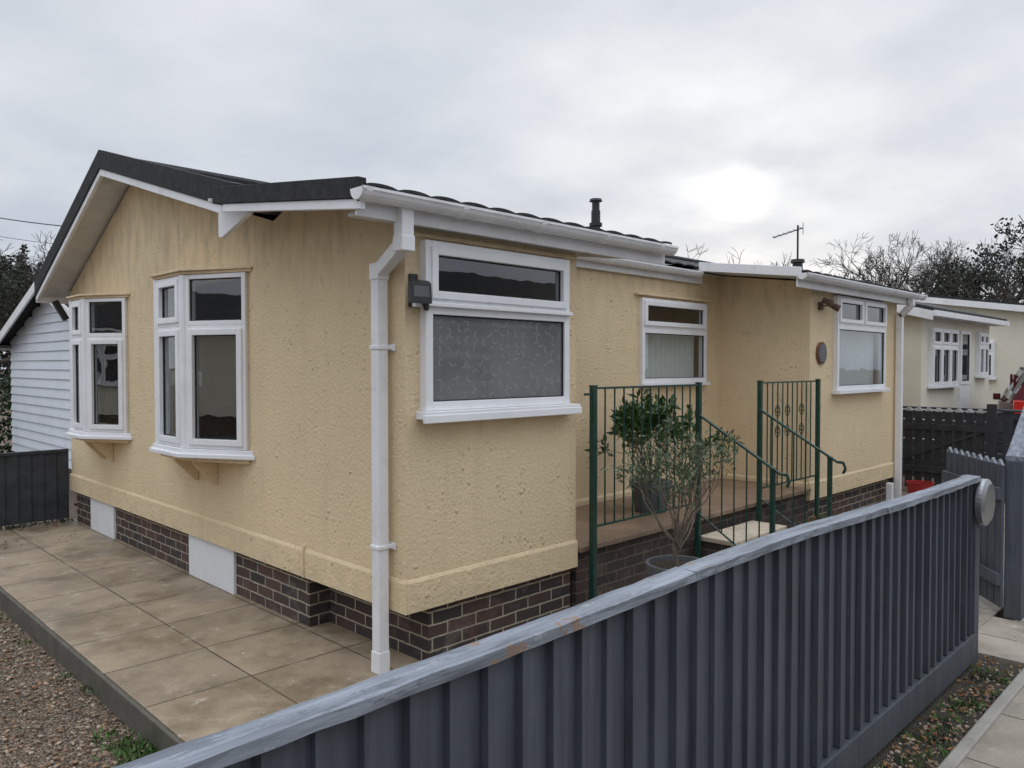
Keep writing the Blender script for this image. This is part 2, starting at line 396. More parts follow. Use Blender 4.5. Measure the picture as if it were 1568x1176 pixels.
mb.poly([(0,0,zb),(1.43,0,zb),(1.43,1,zb),(0,1,zb)],SOFF); mb.poly([(5.05,0,zb),(7.49,0,zb),(7.49,1,zb),(5.05,1,zb)],SOFF); mb.poly([(0,1,zb),(UE,1,zb),(UE,VL,zb),(0,VL,zb)],SOFF)
mb.obj('walls',house,recalc=False)
mb=MB()
def band(fr,s0,s1):
    mb.prism([fr.p(s0,.001,.34),fr.p(s0,.014,.34),fr.p(s0,.014,.505),fr.p(s0,.006,.52),fr.p(s0,.001,.525)],fr.S*(s1-s0),WALL)
band(FRONT,1.075,VL+.02); band(FRONT,-.014,1.05); band(SIDE0,0,1.435); band(SIDE0,5.05,7.5); band(RET2,0,.95)
band(SIDE1,1.46,5.0)
mb.box(-.022,.0,1.052,1.073,.34,.545,WALL)
mb.obj('skirt_band',house)
mb=MB()
for z in (.45,2.44):
    mb.poly([(.07,.07,z),(1.36,.07,z),(1.36,1.07,z),(.07,1.07,z)],INT); mb.poly([(5.12,.07,z),(7.42,.07,z),(7.42,1.07,z),(5.12,1.07,z)],INT)
    mb.poly([(.07,1.07,z),(UE-.1,1.07,z),(UE-.1,VL-.1,z),(.07,VL-.1,z)],INT)
mb.box(3.0,3.06,1.1,VL-.1,.46,2.43,INT); mb.box(.1,1.3,1.5,1.56,.46,2.43,INT); mb.box(5.1,7.4,1.6,1.66,.46,2.43,INT)
mb.box(3.1,5.0,2.8,2.86,.46,2.43,INT)
mb.box(.45,1.1,2.1,3.4,.46,.9,SOFA); mb.box(.9,1.15,2.1,3.4,.9,1.3,SOFA); mb.box(.5,1.2,4.3,5.4,.46,1.25,SOFA)
mb.obj('interior',house)
def bow(name,pts,z0,z1,zt_):
    root=empty(name); root.parent=house
    fb=MB(); gb=MB(); cb=MB()
    n=len(pts)
    for i in range(n-1):
        a=Vector((*pts[i],0)); b=Vector((*pts[i+1],0)); S=(b-a).normalized(); Nn=Vector((-S.y,S.x,0))
        if Nn.x>0: Nn=-Nn
        fr=Fr(a,S,Nn); ln=(b-a).length
        pane(fb,gb,fr,.022,ln-.022,z0,zt_,True); pane(fb,gb,fr,.022,ln-.022,zt_,z1,i==n-2 or i==1)
        if i==2: curtain(cb,fr,.25,ln*1.0,z0+.02,z1-.02,-.14,.02,.07,CURT)
        fb.box(ln-.075,ln-.055,-.09,-.05,z0+.45,z0+.56,WHITE,fr)
    for p in pts[1:-1]: fb.tube((p[0]-.0,p[1],z0),(p[0],p[1],z1),.036,.036,WHITE,10)
    def slab(grow,za,zb_,m,into=0.0):
        (x0,y0),(x1,y1),(x2,y2),(x3,y3)=pts
        P=[(into,y0-grow,za),(x0-.01,y0-grow,za),(x1-grow,y1-grow*.45,za),(x2-grow,y2+grow*.45,za),(x3-.01,y3+grow,za),(into,y3+grow,za)]
        return P,(0,0,zb_-za),m
    P,o,m=slab(.05,z0-.045,z0-.002,WHITE,-.001); fb.prism(P,o,m)
    P,o,m=slab(.075,z0-.065,z0-.035,WHITE,-.002); fb.prism(P,o,m)
    hb=MB()
    P,o,m=slab(.0,z0-.10,z0-.067,WALL,-.003); hb.prism(P,o,m)
    P,o,m=slab(.035,z1+.002,z1+.022,WALL,-.001); hb.prism(P,o,m)
    P,o,m=slab(.055,z1+.023,z1+.04,WALL,-.002); hb.prism(P,o,m)
    (x0,y0),(x1,y1),(x2,y2),(x3,y3)=pts
    for y in (y1+.02,y2-.12):
        hb.prism([(-.002,y,z0-.30),(-.03,y,z0-.30),(x1*.75,y,z0-.13),(x1*.75,y,z0-.102),(-.002,y,z0-.102)],(0,.035,0),WALL)
    fb.obj('frame',root,bevel=.004); gb.obj('glass',root,recalc=False); cb.obj('curtains',root,smooth=True,recalc=False); hb.obj('hood_and_base',root,bevel=.005)
    return root
bow('bow_window',[(0,1.80),(-.25,2.31),(-.25,2.80),(0,3.30)],1.10,2.36,1.99)
bow('bow_window_small',[(0,4.20),(-.24,4.62),(-.24,5.0),(0,5.42)],1.08,2.33,1.97)
fb=MB(); gb=MB(); cb=MB()
def offs(fr,d): return Fr(fr.o+fr.N*d,fr.S,fr.N)
f=offs(SIDE0,.035)
pane(fb,gb,f,.10,1.30,2.035,2.39,True,fw=.042); pane(fb,gb,f,.10,1.30,1.45,2.034,False,OBSC,fw=.05)
fb.box(.07,1.36,0,.10,1.405,1.449,WHITE,SIDE0); fb.box(.06,1.37,.075,.105,1.385,1.43,WHITE,SIDE0)
fb.box(.10,1.30,.06,.085,2.025,2.048,WHITE,SIDE0)
f=offs(SIDE1,.02)
pane(fb,gb,f,3.54,4.70,2.06,2.35,True); pane(fb,gb,f,3.54,4.70,1.53,2.06,False,fw=.045)
fb.box(3.52,4.73,0,.07,1.495,1.529,WHITE,SIDE1)
curtain(cb,SIDE1,3.56,4.68,1.55,2.12,-.10,.018,.09,NET)
f=offs(SIDE0,.03)
pane(fb,gb,f,5.61,6.305,2.13,2.44,True); pane(fb,gb,f,6.305,7.0,2.13,2.44,True); pane(fb,gb,f,5.61,7.0,1.44,2.13,False,fw=.045)
fb.box(5.58,7.04,0,.09,1.40,1.439,WHITE,SIDE0)
curtain(cb,SIDE0,5.64,6.97,1.46,2.2,-.10,.02,.10,NET)
cb.box(3.66,3.84,-.09,-.04,1.53,1.58,GRASS,SIDE1)
fb.obj('side_window_frames',house,bevel=.004); gb.obj('side_window_glass',house,recalc=False); cb.obj('net_curtains',house,smooth=False,recalc=False)
hb=MB(); hb.box(3.46,4.78,.0,.045,2.375,2.395,WALL,SIDE1); hb.box(.02,1.42,.001,.02,2.405,2.43,WALL,SIDE0); hb.obj('window_drips',house,bevel=.004)

mb=MB()
mb.box(.04,.14,1.08,VL-.03,-.05,.35,BRICK)
mb.box(.14,.9,1.08,1.18,-.05,.355,BRICK)
mb.box(.19,.29,.14,1.079,-.05,.35,BRICK)
mb.box(.19,1.42,.04,.139,-.05,.35,BRICK)
mb.box(5.15,7.42,.05,.15,-.05,.35,BRICK); mb.box(7.3,7.42,.151,1,-.05,.35,BRICK); mb.box(7.42,UE-.1,1.05,1.15,-.05,.36,BRICK)
mb.obj('brick_base',house)
mb=MB(); mb.box(.015,.039,2.12,2.93,-.03,.338,WPAN); mb.box(.015,.039,4.72,5.42,-.03,.338,WPAN)
mb.obj('access_panels',house,bevel=.003)
def tilesheet(mb,u0,u1,v0,z0,v1,z1,per=.21,amp=.008,step=.008):
    n=int((u1-u0)/per*6); rows=max(1,int(abs(v1-v0)/.33))
    for r in range(rows):
        va=v0+(v1-v0)*r/rows; vb=v0+(v1-v0)*(r+1)/rows; za=z0+(z1-z0)*r/rows; zb_=z0+(z1-z0)*(r+1)/rows
        base=len(mb.v); k=mb.mi(ROOF)
        for i in range(n+1):
            u=u0+(u1-u0)*i/n; w=amp*(abs(math.sin(math.pi*(u-u0)/per))**.6*2-1)
            mb.v.append((u,va,za+w+step)); mb.v.append((u,vb,zb_+w)); mb.v.append((u,va,za+w-.004))
        for i in range(n):
            a=base+3*i; mb.f.append((a,a+3,a+4,a+1)); mb.m.append(k); mb.f.append((a+2,a+5,a+3,a)); mb.m.append(k)
mb=MB()
OH=-.28
tilesheet(mb,OH+.03,UE+.25,VL+.15,T(VL+.15)-.04,RV,T(RV)-.04,amp=.005)
tilesheet(mb,OH+.03,UE+.25,1.45,T(1.45)-.06,RV,T(RV)-.06,amp=.004,step=.004)
tilesheet(mb,2.28,UE+.25,.90,T(.90)-.0,1.45,T(1.45)-.04)
tilesheet(mb,-.40,2.27,-.20,TE(-.2)-.02,1.55,TE(1.55)-.03,step=.012)
tilesheet(mb,4.45,7.75,-.20,TE(-.2)-.02,1.55,TE(1.55)-.03,step=.012)
mb.tube((OH,RV,T(RV)-.06),(UE+.2,RV,T(RV)-.06),.06,.06,ROOF,8)
mb.obj('roof_tiles',house,recalc=False)
mb=MB()
def strip(v0,t0,v1,t1,u0,u1,th0,th1,m):
    mb.hexa([(u0,v0,t0-th1),(u1,v0,t0-th1),(u1,v1,t1-th1),(u0,v1,t1-th1),(u0,v0,t0-th0),(u1,v0,t0-th0),(u1,v1,t1-th0),(u0,v1,t1-th0)],m)
strip(RV,T(RV),VL+.15,T(VL+.15),OH+.02,UE+.25,.09,.16,SOFF)
strip(1.6,T(1.6),RV,T(RV),OH+.02,UE+.25,.09,.16,SOFF)
strip(.95,T(.95),1.6,T(1.6),1.44,UE+.25,.055,.07,SOFF)
strip(-.14,TE(-.14),1.6,TE(1.6),-.38,2.25,.045,.065,SOFF)
strip(-.14,TE(-.14),1.6,TE(1.6),4.47,7.70,.045,.065,SOFF)
mb.box(-.36,1.429,-.13,-.002,2.455,2.475,SOFF); mb.box(5.06,7.7,-.13,-.002,2.455,2.475,SOFF)
mb.obj('soffits',house)
mb=MB()
def verge(v0,t0,v1,t1,u,m,a,b,th=.03):
    mb.hexa([(u,v0,t0-b),(u+th,v0,t0-b),(u+th,v1,t1-b),(u,v1,t1-b),(u,v0,t0-a),(u+th,v0,t0-a),(u+th,v1,t1-a),(u,v1,t1-a)],m)
verge(RV,T(RV)+.02,VL+.17,T(VL+.17)+.02,OH-.012,ROOF,0,.165,.05)
verge(1.42,T(1.42)+.02,RV,T(RV)+.02,OH-.012,ROOF,0,.165,.05)
verge(RV,T(RV)+.02,VL+.17,T(VL+.17)+.02,OH,WFASC,.166,.225)
verge(1.60,T(1.60)+.02,RV,T(RV)+.02,OH,WFASC,.166,.225)
verge(-.20,TE(-.2)+.015,1.42,TE(1.42)+.015,-.432,ROOF,0,.105,.05)
verge(-.20,TE(-.2)+.015,1.30,TE(1.3)+.015,-.42,WFASC,.106,.155)
verge(-.18,TE(-.2)+.02,.90,TE(.9)+.02,4.43,WFASC,.0,.09)
z=T(1.5)
mb.prism([(OH-.006,1.66,z-.12),(OH-.006,1.66,z-.32),(OH-.006,1.61,z-.33),(OH-.006,1.22,z-.22),(OH-.006,1.22,z-.12)],(.03,0,0),WFASC)
mb.box(-.40,2.27,-.14,-.125,2.44,2.555,WFASC); mb.box(4.46,7.72,-.14,-.125,2.44,2.555,WFASC)
mb.box(1.435,4.60,.955,.985,2.555,2.635,WFASC)
mb.hexa([(2.25,-.12,2.47),(2.27,-.12,2.47),(2.27,.95,2.62),(2.25,.95,2.62),(2.25,-.12,2.57),(2.27,-.12,2.57),(2.27,.95,2.72),(2.25,.95,2.72)],WFASC)
mb.box(OH,UE+.2,VL+.15,VL+.165,T(VL+.15)-.22,T(VL+.15)-.03,WFASC)
mb.obj('fascia_and_verge',house,bevel=.003)
mb=MB()
def gutter(u0,u1,v,z,r=.055):
    n=10; k=mb.mi(WFASC)
    for rr in (r,r-.006):
        b=len(mb.v)
        for i in range(n+1):
            a=math.pi*i/n; y=v-rr*math.cos(a); zz=z-rr*1.05*math.sin(a)
            mb.v+=[(u0,y,zz),(u1,y,zz)]
        for i in range(n):
            mb.f.append((b+2*i,b+2*i+1,b+2*i+3,b+2*i+2)); mb.m.append(k)
    for u in (u0,u1):
        mb.poly([(u,v-r*math.cos(math.pi*i/n),z-r*1.05*math.sin(math.pi*i/n)) for i in range(n+1)],WFASC)
    mb.box(u0,u1,v-r-.004,v-r+.006,z-.012,z+.002,WFASC)
    x=u0+.02
    while x<u1:
        for i in range(n):
            a0=math.pi*i/n;a1=math.pi*(i+1)/n; R=r+.006
            mb.hexa([(x,v-R*math.cos(a0),z-R*1.05*math.sin(a0)),(x+.035,v-R*math.cos(a0),z-R*1.05*math.sin(a0)),(x+.035,v-R*math.cos(a1),z-R*1.05*math.sin(a1)),(x,v-R*math.cos(a1),z-R*1.05*math.sin(a1)),
             (x,v-(r-.002)*math.cos(a0),z-(r-.002)*math.sin(a0)),(x+.035,v-(r-.002)*math.cos(a0),z-(r-.002)*math.sin(a0)),(x+.035,v-(r-.002)*math.cos(a1),z-(r-.002)*math.sin(a1)),(x,v-(r-.002)*math.cos(a1),z-(r-.002)*math.sin(a1))],WFASC)
        x+=.62
gutter(-.44,2.27,-.20,2.56); gutter(4.42,7.78,-.20,2.56); gutter(2.28,4.45,.90,2.66,.05)
mb.obj('gutters',house,smooth=False,recalc=False)
mb=MB()
def sqpath(pts,w,m=WFASC):
    pts=[Vector(p) for p in pts]
    for a,b in zip(pts[:-1],pts[1:]):
        d=(b-a).normalized(); 
        x=Vector((1,0,0)); x=(x-d*x.dot(d)).normalized(); y=d.cross(x)
        P=[a+x*sx*w+y*sy*w for sx,sy in ((-1,-1),(1,-1),(1,1),(-1,1))]+[b+x*sx*w+y*sy*w for sx,sy in ((-1,-1),(1,-1),(1,1),(-1,1))]
        mb.hexa(P,m)
w=.034
sqpath([(-.12,-.15,2.53),(-.12,-.15,2.32)],w+.004); sqpath([(-.12,-.15,2.335),(-.068,.135,2.215)],w); sqpath([(-.066,.145,2.25),(-.066,.145,.03)],w)
sqpath([(-.12,-.15,2.37),(-.12,-.15,2.29)],w+.008); sqpath([(-.066,.145,2.26),(-.066,.145,2.17)],w+.006)
sqpath([(-.066,.145,.12),(-.068,.145,.0)],w+.004)
for z in (1.80,.70):
    mb.box(-.106,-.0,.103,.187,z-.012,z+.012,WFASC); mb.box(-.012,-.002,.08,.21,z-.02,z+.02,WFASC)
sqpath([(7.44,-.18,2.53),(7.44,-.18,2.42)],w); sqpath([(7.44,-.18,2.43),(7.44,-.055,2.30)],w);sqpath([(7.44,-.055,2.33),(7.44,-.055,.02)],w)
sqpath([(7.15,-.06,.30),(7.15,-.06,.02)],w)
sqpath([(-.25+.12,VL+.05,2.4),(-.02,VL+.04,2.2)],.03,BLACK)
mb.obj('downpipes',house,bevel=.008)
mb=MB()
c=(5.3,2.95)
zr=T(c[1])
mb.tube((*c,zr-.1),(*c,zr+.42),.06,.06,BLACK,14); mb.tube((*c,zr+.22),(*c,zr+.26),.085,.085,BLACK,14)
mb.tube((*c,zr+.42),(*c,zr+.55),.05,.05,BLACK,14); mb.tube((*c,zr+.54),(*c,zr+.57),.085,.075,BLACK,14)
mb.tube((*c,zr-.05),(*c,zr+.04),.12,.08,BLACK,14)
mb.obj('flue_chimney',house)
mb=MB()
a=(9.0,1.96); zr=T(a[1])
mb.tube((*a,zr-.1),(*a,zr+.28),.09,.075,BLACK,12); mb.tube((*a,zr+.28),(*a,zr+.33),.11,.10,BLACK,12)
mb.tube((*a,zr+.3),(*a,3.86),.016,.016,TWIG,6)
R=Vector((.7071,-.7071,0))
p=Vector((*a,3.80)); mb.tube(p-R*.38-UP*.13,p+R*.08+UP*.02,.009,.009,TWIG,6)
for q in (-.36,-.28,-.2,-.12,-.04,.05):
    c0=p+R*q+UP*(q*.34); mb.tube(c0-Vector((.06,.06,.03)),c0+Vector((.06,.06,.03)),.004,.004,TWIG,5)
mb.tube(p+R*.08-UP*.08,p+R*.08+UP*.1,.005,.005,TWIG,5)
mb.obj('tv_aerial',house)
mb=MB()
fr=SIDE0
def disc(mb,fr,s,z,r,d0,d1,m,seg=28):
    mb.tube(fr.p(s,d0,z),fr.p(s,d1,z),r,r,m,seg)
disc(mb,fr,5.30,1.83,.115,0,.02,TERRA); disc(mb,fr,5.30,1.83,.10,.019,.026,POT); 
for i in range(-4,5): mb.box(5.30-.09*math.cos(i/5.2),5.30+.09*math.cos(i/5.2),.026,.031,1.83+i*.019-.003,1.83+i*.019+.003,ALU,fr)
mb.obj('round_vent',house)
mb=MB()
mb.box(5.23,5.30,0,.03,2.27,2.35,BROWN,fr)
for s,dz in ((5.20,.04),(5.37,-.0)):
    mb.tube(fr.p(5.27,.02,2.31),fr.p(s,.07,2.32+dz),.010,.010,BROWN,8); mb.tube(fr.p(s,.06,2.33+dz),fr.p(s+.03,.15,2.28+dz),.025,.038,BROWN,12)
mb.obj('twin_spot_light',house)
mb=MB()
mb.box(.02,.075,0,.02,2.02,2.20,BLACK,fr); mb.tube(fr.p(.05,.01,2.10),fr.p(.03,.07,2.09),.012,.012,BLACK,8)
g=Fr((.02,-.09,0),(.8,-.2,0),(-.2,-.8,0))
mb.hexa([g.p(-.06,0,2.04),g.p(.06,0,2.04),g.p(.06,.05,2.03),g.p(-.06,.05,2.03),g.p(-.06,0,2.16),g.p(.06,0,2.16),g.p(.06,.04,2.14),g.p(-.06,.04,2.14)],BLACK)
mb.poly([g.p(-.045,.048,2.05),g.p(.045,.048,2.05),g.p(.045,.042,2.125),g.p(-.045,.042,2.125)],POT)
mb.box(.03,.10,.02,.06,2.02,2.055,WHITE,fr); mb.tube(fr.p(.09,.07,2.06),fr.p(.09,.07,2.0),.02,.015,BLACK,10)
mb.obj('security_light',house,bevel=.004)

# ------------------------------------------------------------------ deck + steps
deck=empty('entrance_deck')
mb=MB(); mb.box(1.46,5.10,.02,.95,-.05,.43,BRICK2); mb.box(2.95,3.80,-.33,.019,-.05,.28,BRICK2); mb.box(2.95,3.80,-.62,-.331,-.05,.12,BRICK2)
mb.obj('brick_walls',deck)
mb=MB(); mb.box(1.445,5.045,-.03,.98,.431,.47,TILE); mb.obj('deck_top',deck,bevel=.006)
mb=MB(); mb.box(2.93,3.82,-.36,-.031,.281,.32,BUFF); mb.box(2.93,3.82,-.65,-.362,.121,.16,BUFF); mb.obj('treads',deck,bevel=.008)
rail=empty('metal_railing')
mb=MB()
def post(u,v,z0,z1,w=.02): mb.box(u-w,u+w,v-w,v+w,z0,z1,GREEN); mb.box(u-w-.004,u+w+.004,v-w-.004,v+w+.004,z1,z1+.008,GREEN)
def bar(p,q,r=.0065): mb.tube(p,q,r,r,GREEN,6)
def panel(u0,u1,v,z0,z1,n,fancy=()):
    mb.box(u0,u1,v-.012,v+.012,z1-.01,z1+.004,GREEN); mb.box(u0,u1,v-.012,v+.012,z0,z0+.012,GREEN)
    for i in range(1,n):
        u=u0+(u1-u0)*i/n; bar((u,v,z0),(u,v,z1))
        if i in fancy:
            for zc in (z0+(z1-z0)*.72,z0+(z1-z0)*.52):
                for k in range(4):
                    a=k*math.pi/2
                    pr=None
                    for j in range(7):
                        t=j/6; rr=.026*math.sin(math.pi*t); aa=a+t*2.2
                        pt=(u+rr*math.cos(aa),v+rr*math.sin(aa),zc-.06+.12*t)
                        if pr: bar(pr,pt,.0035)
                        pr=pt
rv=-.07
post(1.53,rv,0,1.56,.019); post(2.86,rv,0,1.56,.018); panel(1.55,2.84,rv,.60,1.55,12)
post(3.88,rv,0,1.56,.018); post(5.02,rv-.03,0,1.56,.018); panel(3.90,5.0,rv-.01,.60,1.55,11,(3,5,8))
mb.box(1.44,1.51,rv-.01,rv+.01,1.5,1.515,GREEN)
for u in (2.86,3.88):
    ve=-.70; post(u,ve,0,.93,.016)
    a=Vector((u,rv,1.31)); b=Vector((u,ve-.06,.90))
    bar(a,b,.012); bar(b,b+Vector((0,-.05,.0)),.012); bar(b+Vector((0,-.05,0)),b+Vector((0,-.07,-.05)),.012); bar(b+Vector((0,-.07,-.05)),b+Vector((0,-.05,-.09)),.012)
    bar((u,rv,.52),(u,ve,.13),.009)
    for i in range(1,6):
        t=i/6; v=rv+(ve-rv)*t; bar((u,v,.52-.39*t),(u,v,1.31-.39*t))
mb.obj('bars',rail)

# ------------------------------------------------------------------ plants
MINR=0
def branchy(mb,p,d,l,r,lev,mat,tips,seg=4,spread=.6,upb=.1,kids=(3,5),shrink=.68):
    q=Vector(p); dd=Vector(d).normalized(); rr=r
    n=3 if lev>0 else 2; pts=[]
    for i in range(n):
        dd=(dd+Vector(rng.normal(size=3))*.16+UP*upb*.5).normalized(); q2=q+dd*l/n; r2=rr*(.86 if lev>0 else .7)
        mb.tube(q,q2,max(rr,MINR),max(r2,MINR),mat,max(3,seg),cap=False); q,rr=q2,r2; pts.append((q.copy(),dd.copy(),rr))
    if lev==0: tips+= [(a,b) for a,b,_ in pts]; return
    k=rng.integers(kids[0],kids[1]+1)
    for i in range(k):
        a,b,c=pts[-1] if i<2 else pts[rng.integers(0,n)]
        nd=(b+Vector(rng.normal(size=3))*spread+UP*upb).normalized()
        branchy(mb,a,nd,l*shrink*rng.uniform(.75,1.15),c*.68,lev-1,mat,tips,seg-1,spread,upb,kids,shrink=shrink)
ob=empty('potted_olive_tree'); c=Vector((1.60,-.70,0))
mb=MB(); mb.lathe(c,[(.0,0),(.15,0),(.19,.40),(.205,.40),(.205,.46),(.185,.46),(.18,.43),(0,.43)],POT,24)
mb.obj('pot',ob,smooth=False)
mb=MB(); mb.poly([c+Vector((.178*math.cos(a*.4488),.178*math.sin(a*.4488),.435)) for a in range(14)],SOIL); mb.obj('soil',ob)
mb=MB(); tips=[]
q=c+Vector((0,0,.40)); mb.tube(q,q+Vector((-.02,.02,.16)),.017,.014,BARK,7); mb.tube(q+Vector((-.02,.02,.16)),q+Vector((.01,.0,.28)),.014,.012,BARK,7)
top=q+Vector((.01,0,.25))
for i in range(13):
    a=i*.63+rng.uniform(-.3,.3); el=[.55,1.1,2.2,.8,3.5][i%5]
    branchy(mb,top-UP*rng.uniform(0,.12),(math.cos(a)*.85,math.sin(a)*.85,el),rng.uniform(.28,.45),.007,2,BARK,tips,5,.40,.28,(2,3),shrink=.62)
mb.obj('trunk_and_branches',ob,recalc=False)
mb=MB()
for p,d in tips:
    if rng.random()<.10: continue
    for k in range(rng.integers(4,12)):
        nd=(d+Vector(rng.normal(size=3))*.7).normalized(); mb.leaf(p+Vector(rng.normal(size=3))*.028,nd,rng.uniform(.04,.07),.014,LEAFO)
mb.obj('foliage',ob,recalc=False)
ob=empty('potted_laurel_shrub'); c=Vector((2.88,.40,.47))
mb=MB(); mb.lathe(c,[(0,0),(.13,0),(.17,.22),(.18,.22),(.18,.26),(.16,.26),(0,.24)],POT,20); mb.obj('pot',ob)
mb=MB(); tips=[]
for i in range(13):
    a=i*.5; branchy(mb,c+UP*.2,(math.cos(a)*.45,math.sin(a)*.45,1.0),.34,.008,2,BARK,tips,4,.45,.15,(2,3))
mb.obj('stems',ob,recalc=False)
mb=MB()
for p,d in tips:
    for k in range(5):
        nd=(d+Vector(rng.normal(size=3))*.8).normalized(); mb.leaf(p+Vector(rng.normal(size=3))*.02,nd,rng.uniform(.07,.12),.036,LEAFG)
mb.obj('foliage',ob,recalc=False)
ob=empty('flower_planter')
mb=MB(); mb.box(4.15,4.75,-.55,-.3,0,.22,TERRA); mb.box(4.17,4.73,-.53,-.32,.2,.225,SOIL); mb.obj('trough',ob,bevel=.01)
mb=MB()
for i in range(260):
    p=Vector((rng.uniform(4.17,4.73),rng.uniform(-.53,-.32),.22)); mb.leaf(p,(rng.normal()*.6,rng.normal()*.6,1),rng.uniform(.05,.13),.02,[GRASS,LEAFG,LEAFB,REDP][rng.integers(0,4)] if i%3 else GRASS)
mb.obj('foliage',ob,recalc=False)
ob=empty('red_bucket'); mb=MB(); mb.lathe((7.62,-.25,0),[(0,0),(.12,0),(.15,.28),(.16,.28),(.15,.27),(.11,.02)],REDP,20); mb.obj('bucket_body',ob)

# ------------------------------------------------------------------ near fence
fence=empty('garden_fence')
FV=-2.10
def lift(o):
    for v in o.data.vertices:
        if v.co.z>.5: v.co.z+=.030*math.exp(-((v.co.x-.0)/1.0)**2)*(min(1,(v.co.z-.5)/.4))
mb=MB(); u=-4.2; i=0
while u<2.44:
    w=.108; j=rng.uniform(-.004,.004); zt_=1.03+rng.uniform(-.003,.003)
    mb.hexa([(u,FV-.036+j,.16),(u+w+.02,FV-.010+j,.16),(u+w+.02,FV,.16),(u,FV-.012,.16),(u,FV-.036+j,zt_),(u+w+.02,FV-.010+j,zt_),(u+w+.02,FV,zt_),(u,FV-.012,zt_)],FEN)
    u+=w; i+=1
o=mb.obj('boards',fence); lift(o)
mb=MB(); mb.box(-4.2,2.47,FV-.045,FV-.002,0.0,.155,FEN); mb.box(-4.2,2.45,FV+.0,FV+.045,.24,.32,FEN); mb.box(-4.2,2.45,FV+.0,FV+.045,.78,.86,FEN)
for u in (-4.0,-2.2,-.4,1.4): mb.box(u,u+.09,FV+.047,FV+.13,0,1.0,FEN)
mb.box(2.445,2.53,FV-.04,FV+.05,0,1.06,FEN)
mb.obj('rails_and_posts',fence,bevel=.004)
mb=MB()
us=[-4.25,-2.35,-.55,1.02,2.50]
for k in range(4):
    n=24
    for q in range(n):
        a=us[k]+(us[k+1]-us[k]-.004)*q/n; b=us[k]+(us[k+1]-us[k]-.004)*(q+1)/n
        mb.hexa([(a,FV-.052,1.036),(b,FV-.052,1.036),(b,FV+.02,1.036),(a,FV+.02,1.036),(a,FV-.050,1.062),(b,FV-.050,1.062),(b,FV+.018,1.066),(a,FV+.018,1.066)],CAP)
o=mb.obj('capping',fence)
bm=bmesh.new(); bm.from_mesh(o.data); bmesh.ops.remove_doubles(bm,verts=bm.verts,dist=.0006)
for v in bm.verts: v.co.y+=rng.uniform(-.003,.003); v.co.z+=rng.uniform(-.0016,.0016)
bm.to_mesh(o.data); bm.free(); lift(o)
ob=empty('round_metal_sign'); mb=MB(); fr=Fr((2.50,FV-.045,0),(1,0,0),(0,-1,0))
mb.tube(fr.p(.03,0,.91),fr.p(.03,.03,.91),.135,.135,ALU,32); mb.tube(fr.p(.03,.03,.91),fr.p(.03,.045,.91),.135,.11,ALU,32); mb.tube(fr.p(.03,-.02,.91),fr.p(.03,.0,.91),.05,.05,BLACK,16)
mb.obj('disc_plate',ob)
gate=empty('garden_gate')
h=Vector((3.42,-2.05,0)); e=Vector((4.12,-1.51,0)); S=(e-h).normalized(); fr=Fr(h,S,Vector((S.y,-S.x,0))); ln=(e-h).length
mb=MB(); n=9
for i in range(n):
    s=ln*i/n; mb.box(s+.004,s+ln/n-.006,0,.018,.07,1.03,FEN,fr); 
    mb.prism([fr.p(s+.004,0,1.031),fr.p(s+ln/n-.006,0,1.031),fr.p(s+ln/n/2,0,1.07)],fr.N*.018,CAP)
mb.box(0,ln,-.03,-.001,.22,.30,FEN,fr); mb.box(0,ln,-.03,-.001,.80,.88,FEN,fr)
mb.obj('pickets',gate,bevel=.002)
f2=empty('garden_fence')
mb=MB(); mb.box(3.46,3.56,FV-.06,FV+.04,0,1.06,FEN); u=3.565
def top(u): return 1.03+.34*min(1,max(0,(u-3.52)/.5))
while u<7.2:
    w=.12; mb.hexa([(u,FV-.03,.0),(u+w-.006,FV-.018,.0),(u+w-.006,FV,.0),(u,FV,.0),(u,FV-.03,top(u)),(u+w-.006,FV-.018,top(u+w)),(u+w-.006,FV,top(u+w)),(u,FV,top(u))],FEN); u+=w
mb.obj('boards',f2)
mb=MB(); prev=3.50
while prev<7.2:
    nx=prev+.06; mb.hexa([(prev,FV-.07,top(prev)+.032),(nx,FV-.07,top(nx)+.032),(nx,FV+.05,top(nx)+.032),(prev,FV+.05,top(prev)+.032),(prev,FV-.07,top(prev)+.06),(nx,FV-.07,top(nx)+.06),(nx,FV+.05,top(nx)+.06),(prev,FV+.05,top(prev)+.06)],CAP); prev=nx
mb.obj('capping',f2)
f3=empty('picket_gate'); mb=MB(); fr=Fr((8.5,.45,0),(0,-1,0),(-1,0,0))
s=0
while s<1.15:
    mb.box(s,s+.09,0,.02,.08,1.10,BFEN,fr); mb.prism([fr.p(s,0,1.101),fr.p(s+.09,0,1.101),fr.p(s+.065,0,1.15),fr.p(s+.025,0,1.15)],fr.N*.02,TIPW); s+=.12
mb.box(0,1.2,.021,.05,.3,.38,BFEN,fr); mb.box(0,1.2,.021,.05,.86,.94,BFEN,fr)
mb.hexa([fr.p(0,.021,.38),fr.p(.08,.021,.38),fr.p(.08,.045,.38),fr.p(0,.045,.38),fr.p(1.1,.021,.86),fr.p(1.18,.021,.86),fr.p(1.18,.045,.86),fr.p(1.1,.045,.86)],BFEN)
mb.box(1.2,1.3,-.05,.05,0,1.22,BFEN,fr)
mb.obj('pickets',f3,bevel=.003)
f5=empty('board_fence'); mb=MB(); fr=Fr((9.9,.95,0),(0,-1,0),(-1,0,0))
for k in range(7): mb.box(0,1.85,0,.02,.04+k*.145,.17+k*.145,DFEN,fr)
mb.box(-.02,1.87,-.03,.05,1.06,1.09,DFEN,fr)
mb.obj('planks',f5)
f4=empty('board_fence'); mb=MB(); fr=Fr((8.7,-.9,0),(0,-1,0),(-1,0,0))
for k in range(7): mb.box(0,3.6,0,.02,.04+k*.145,.17+k*.145,DFEN,fr)
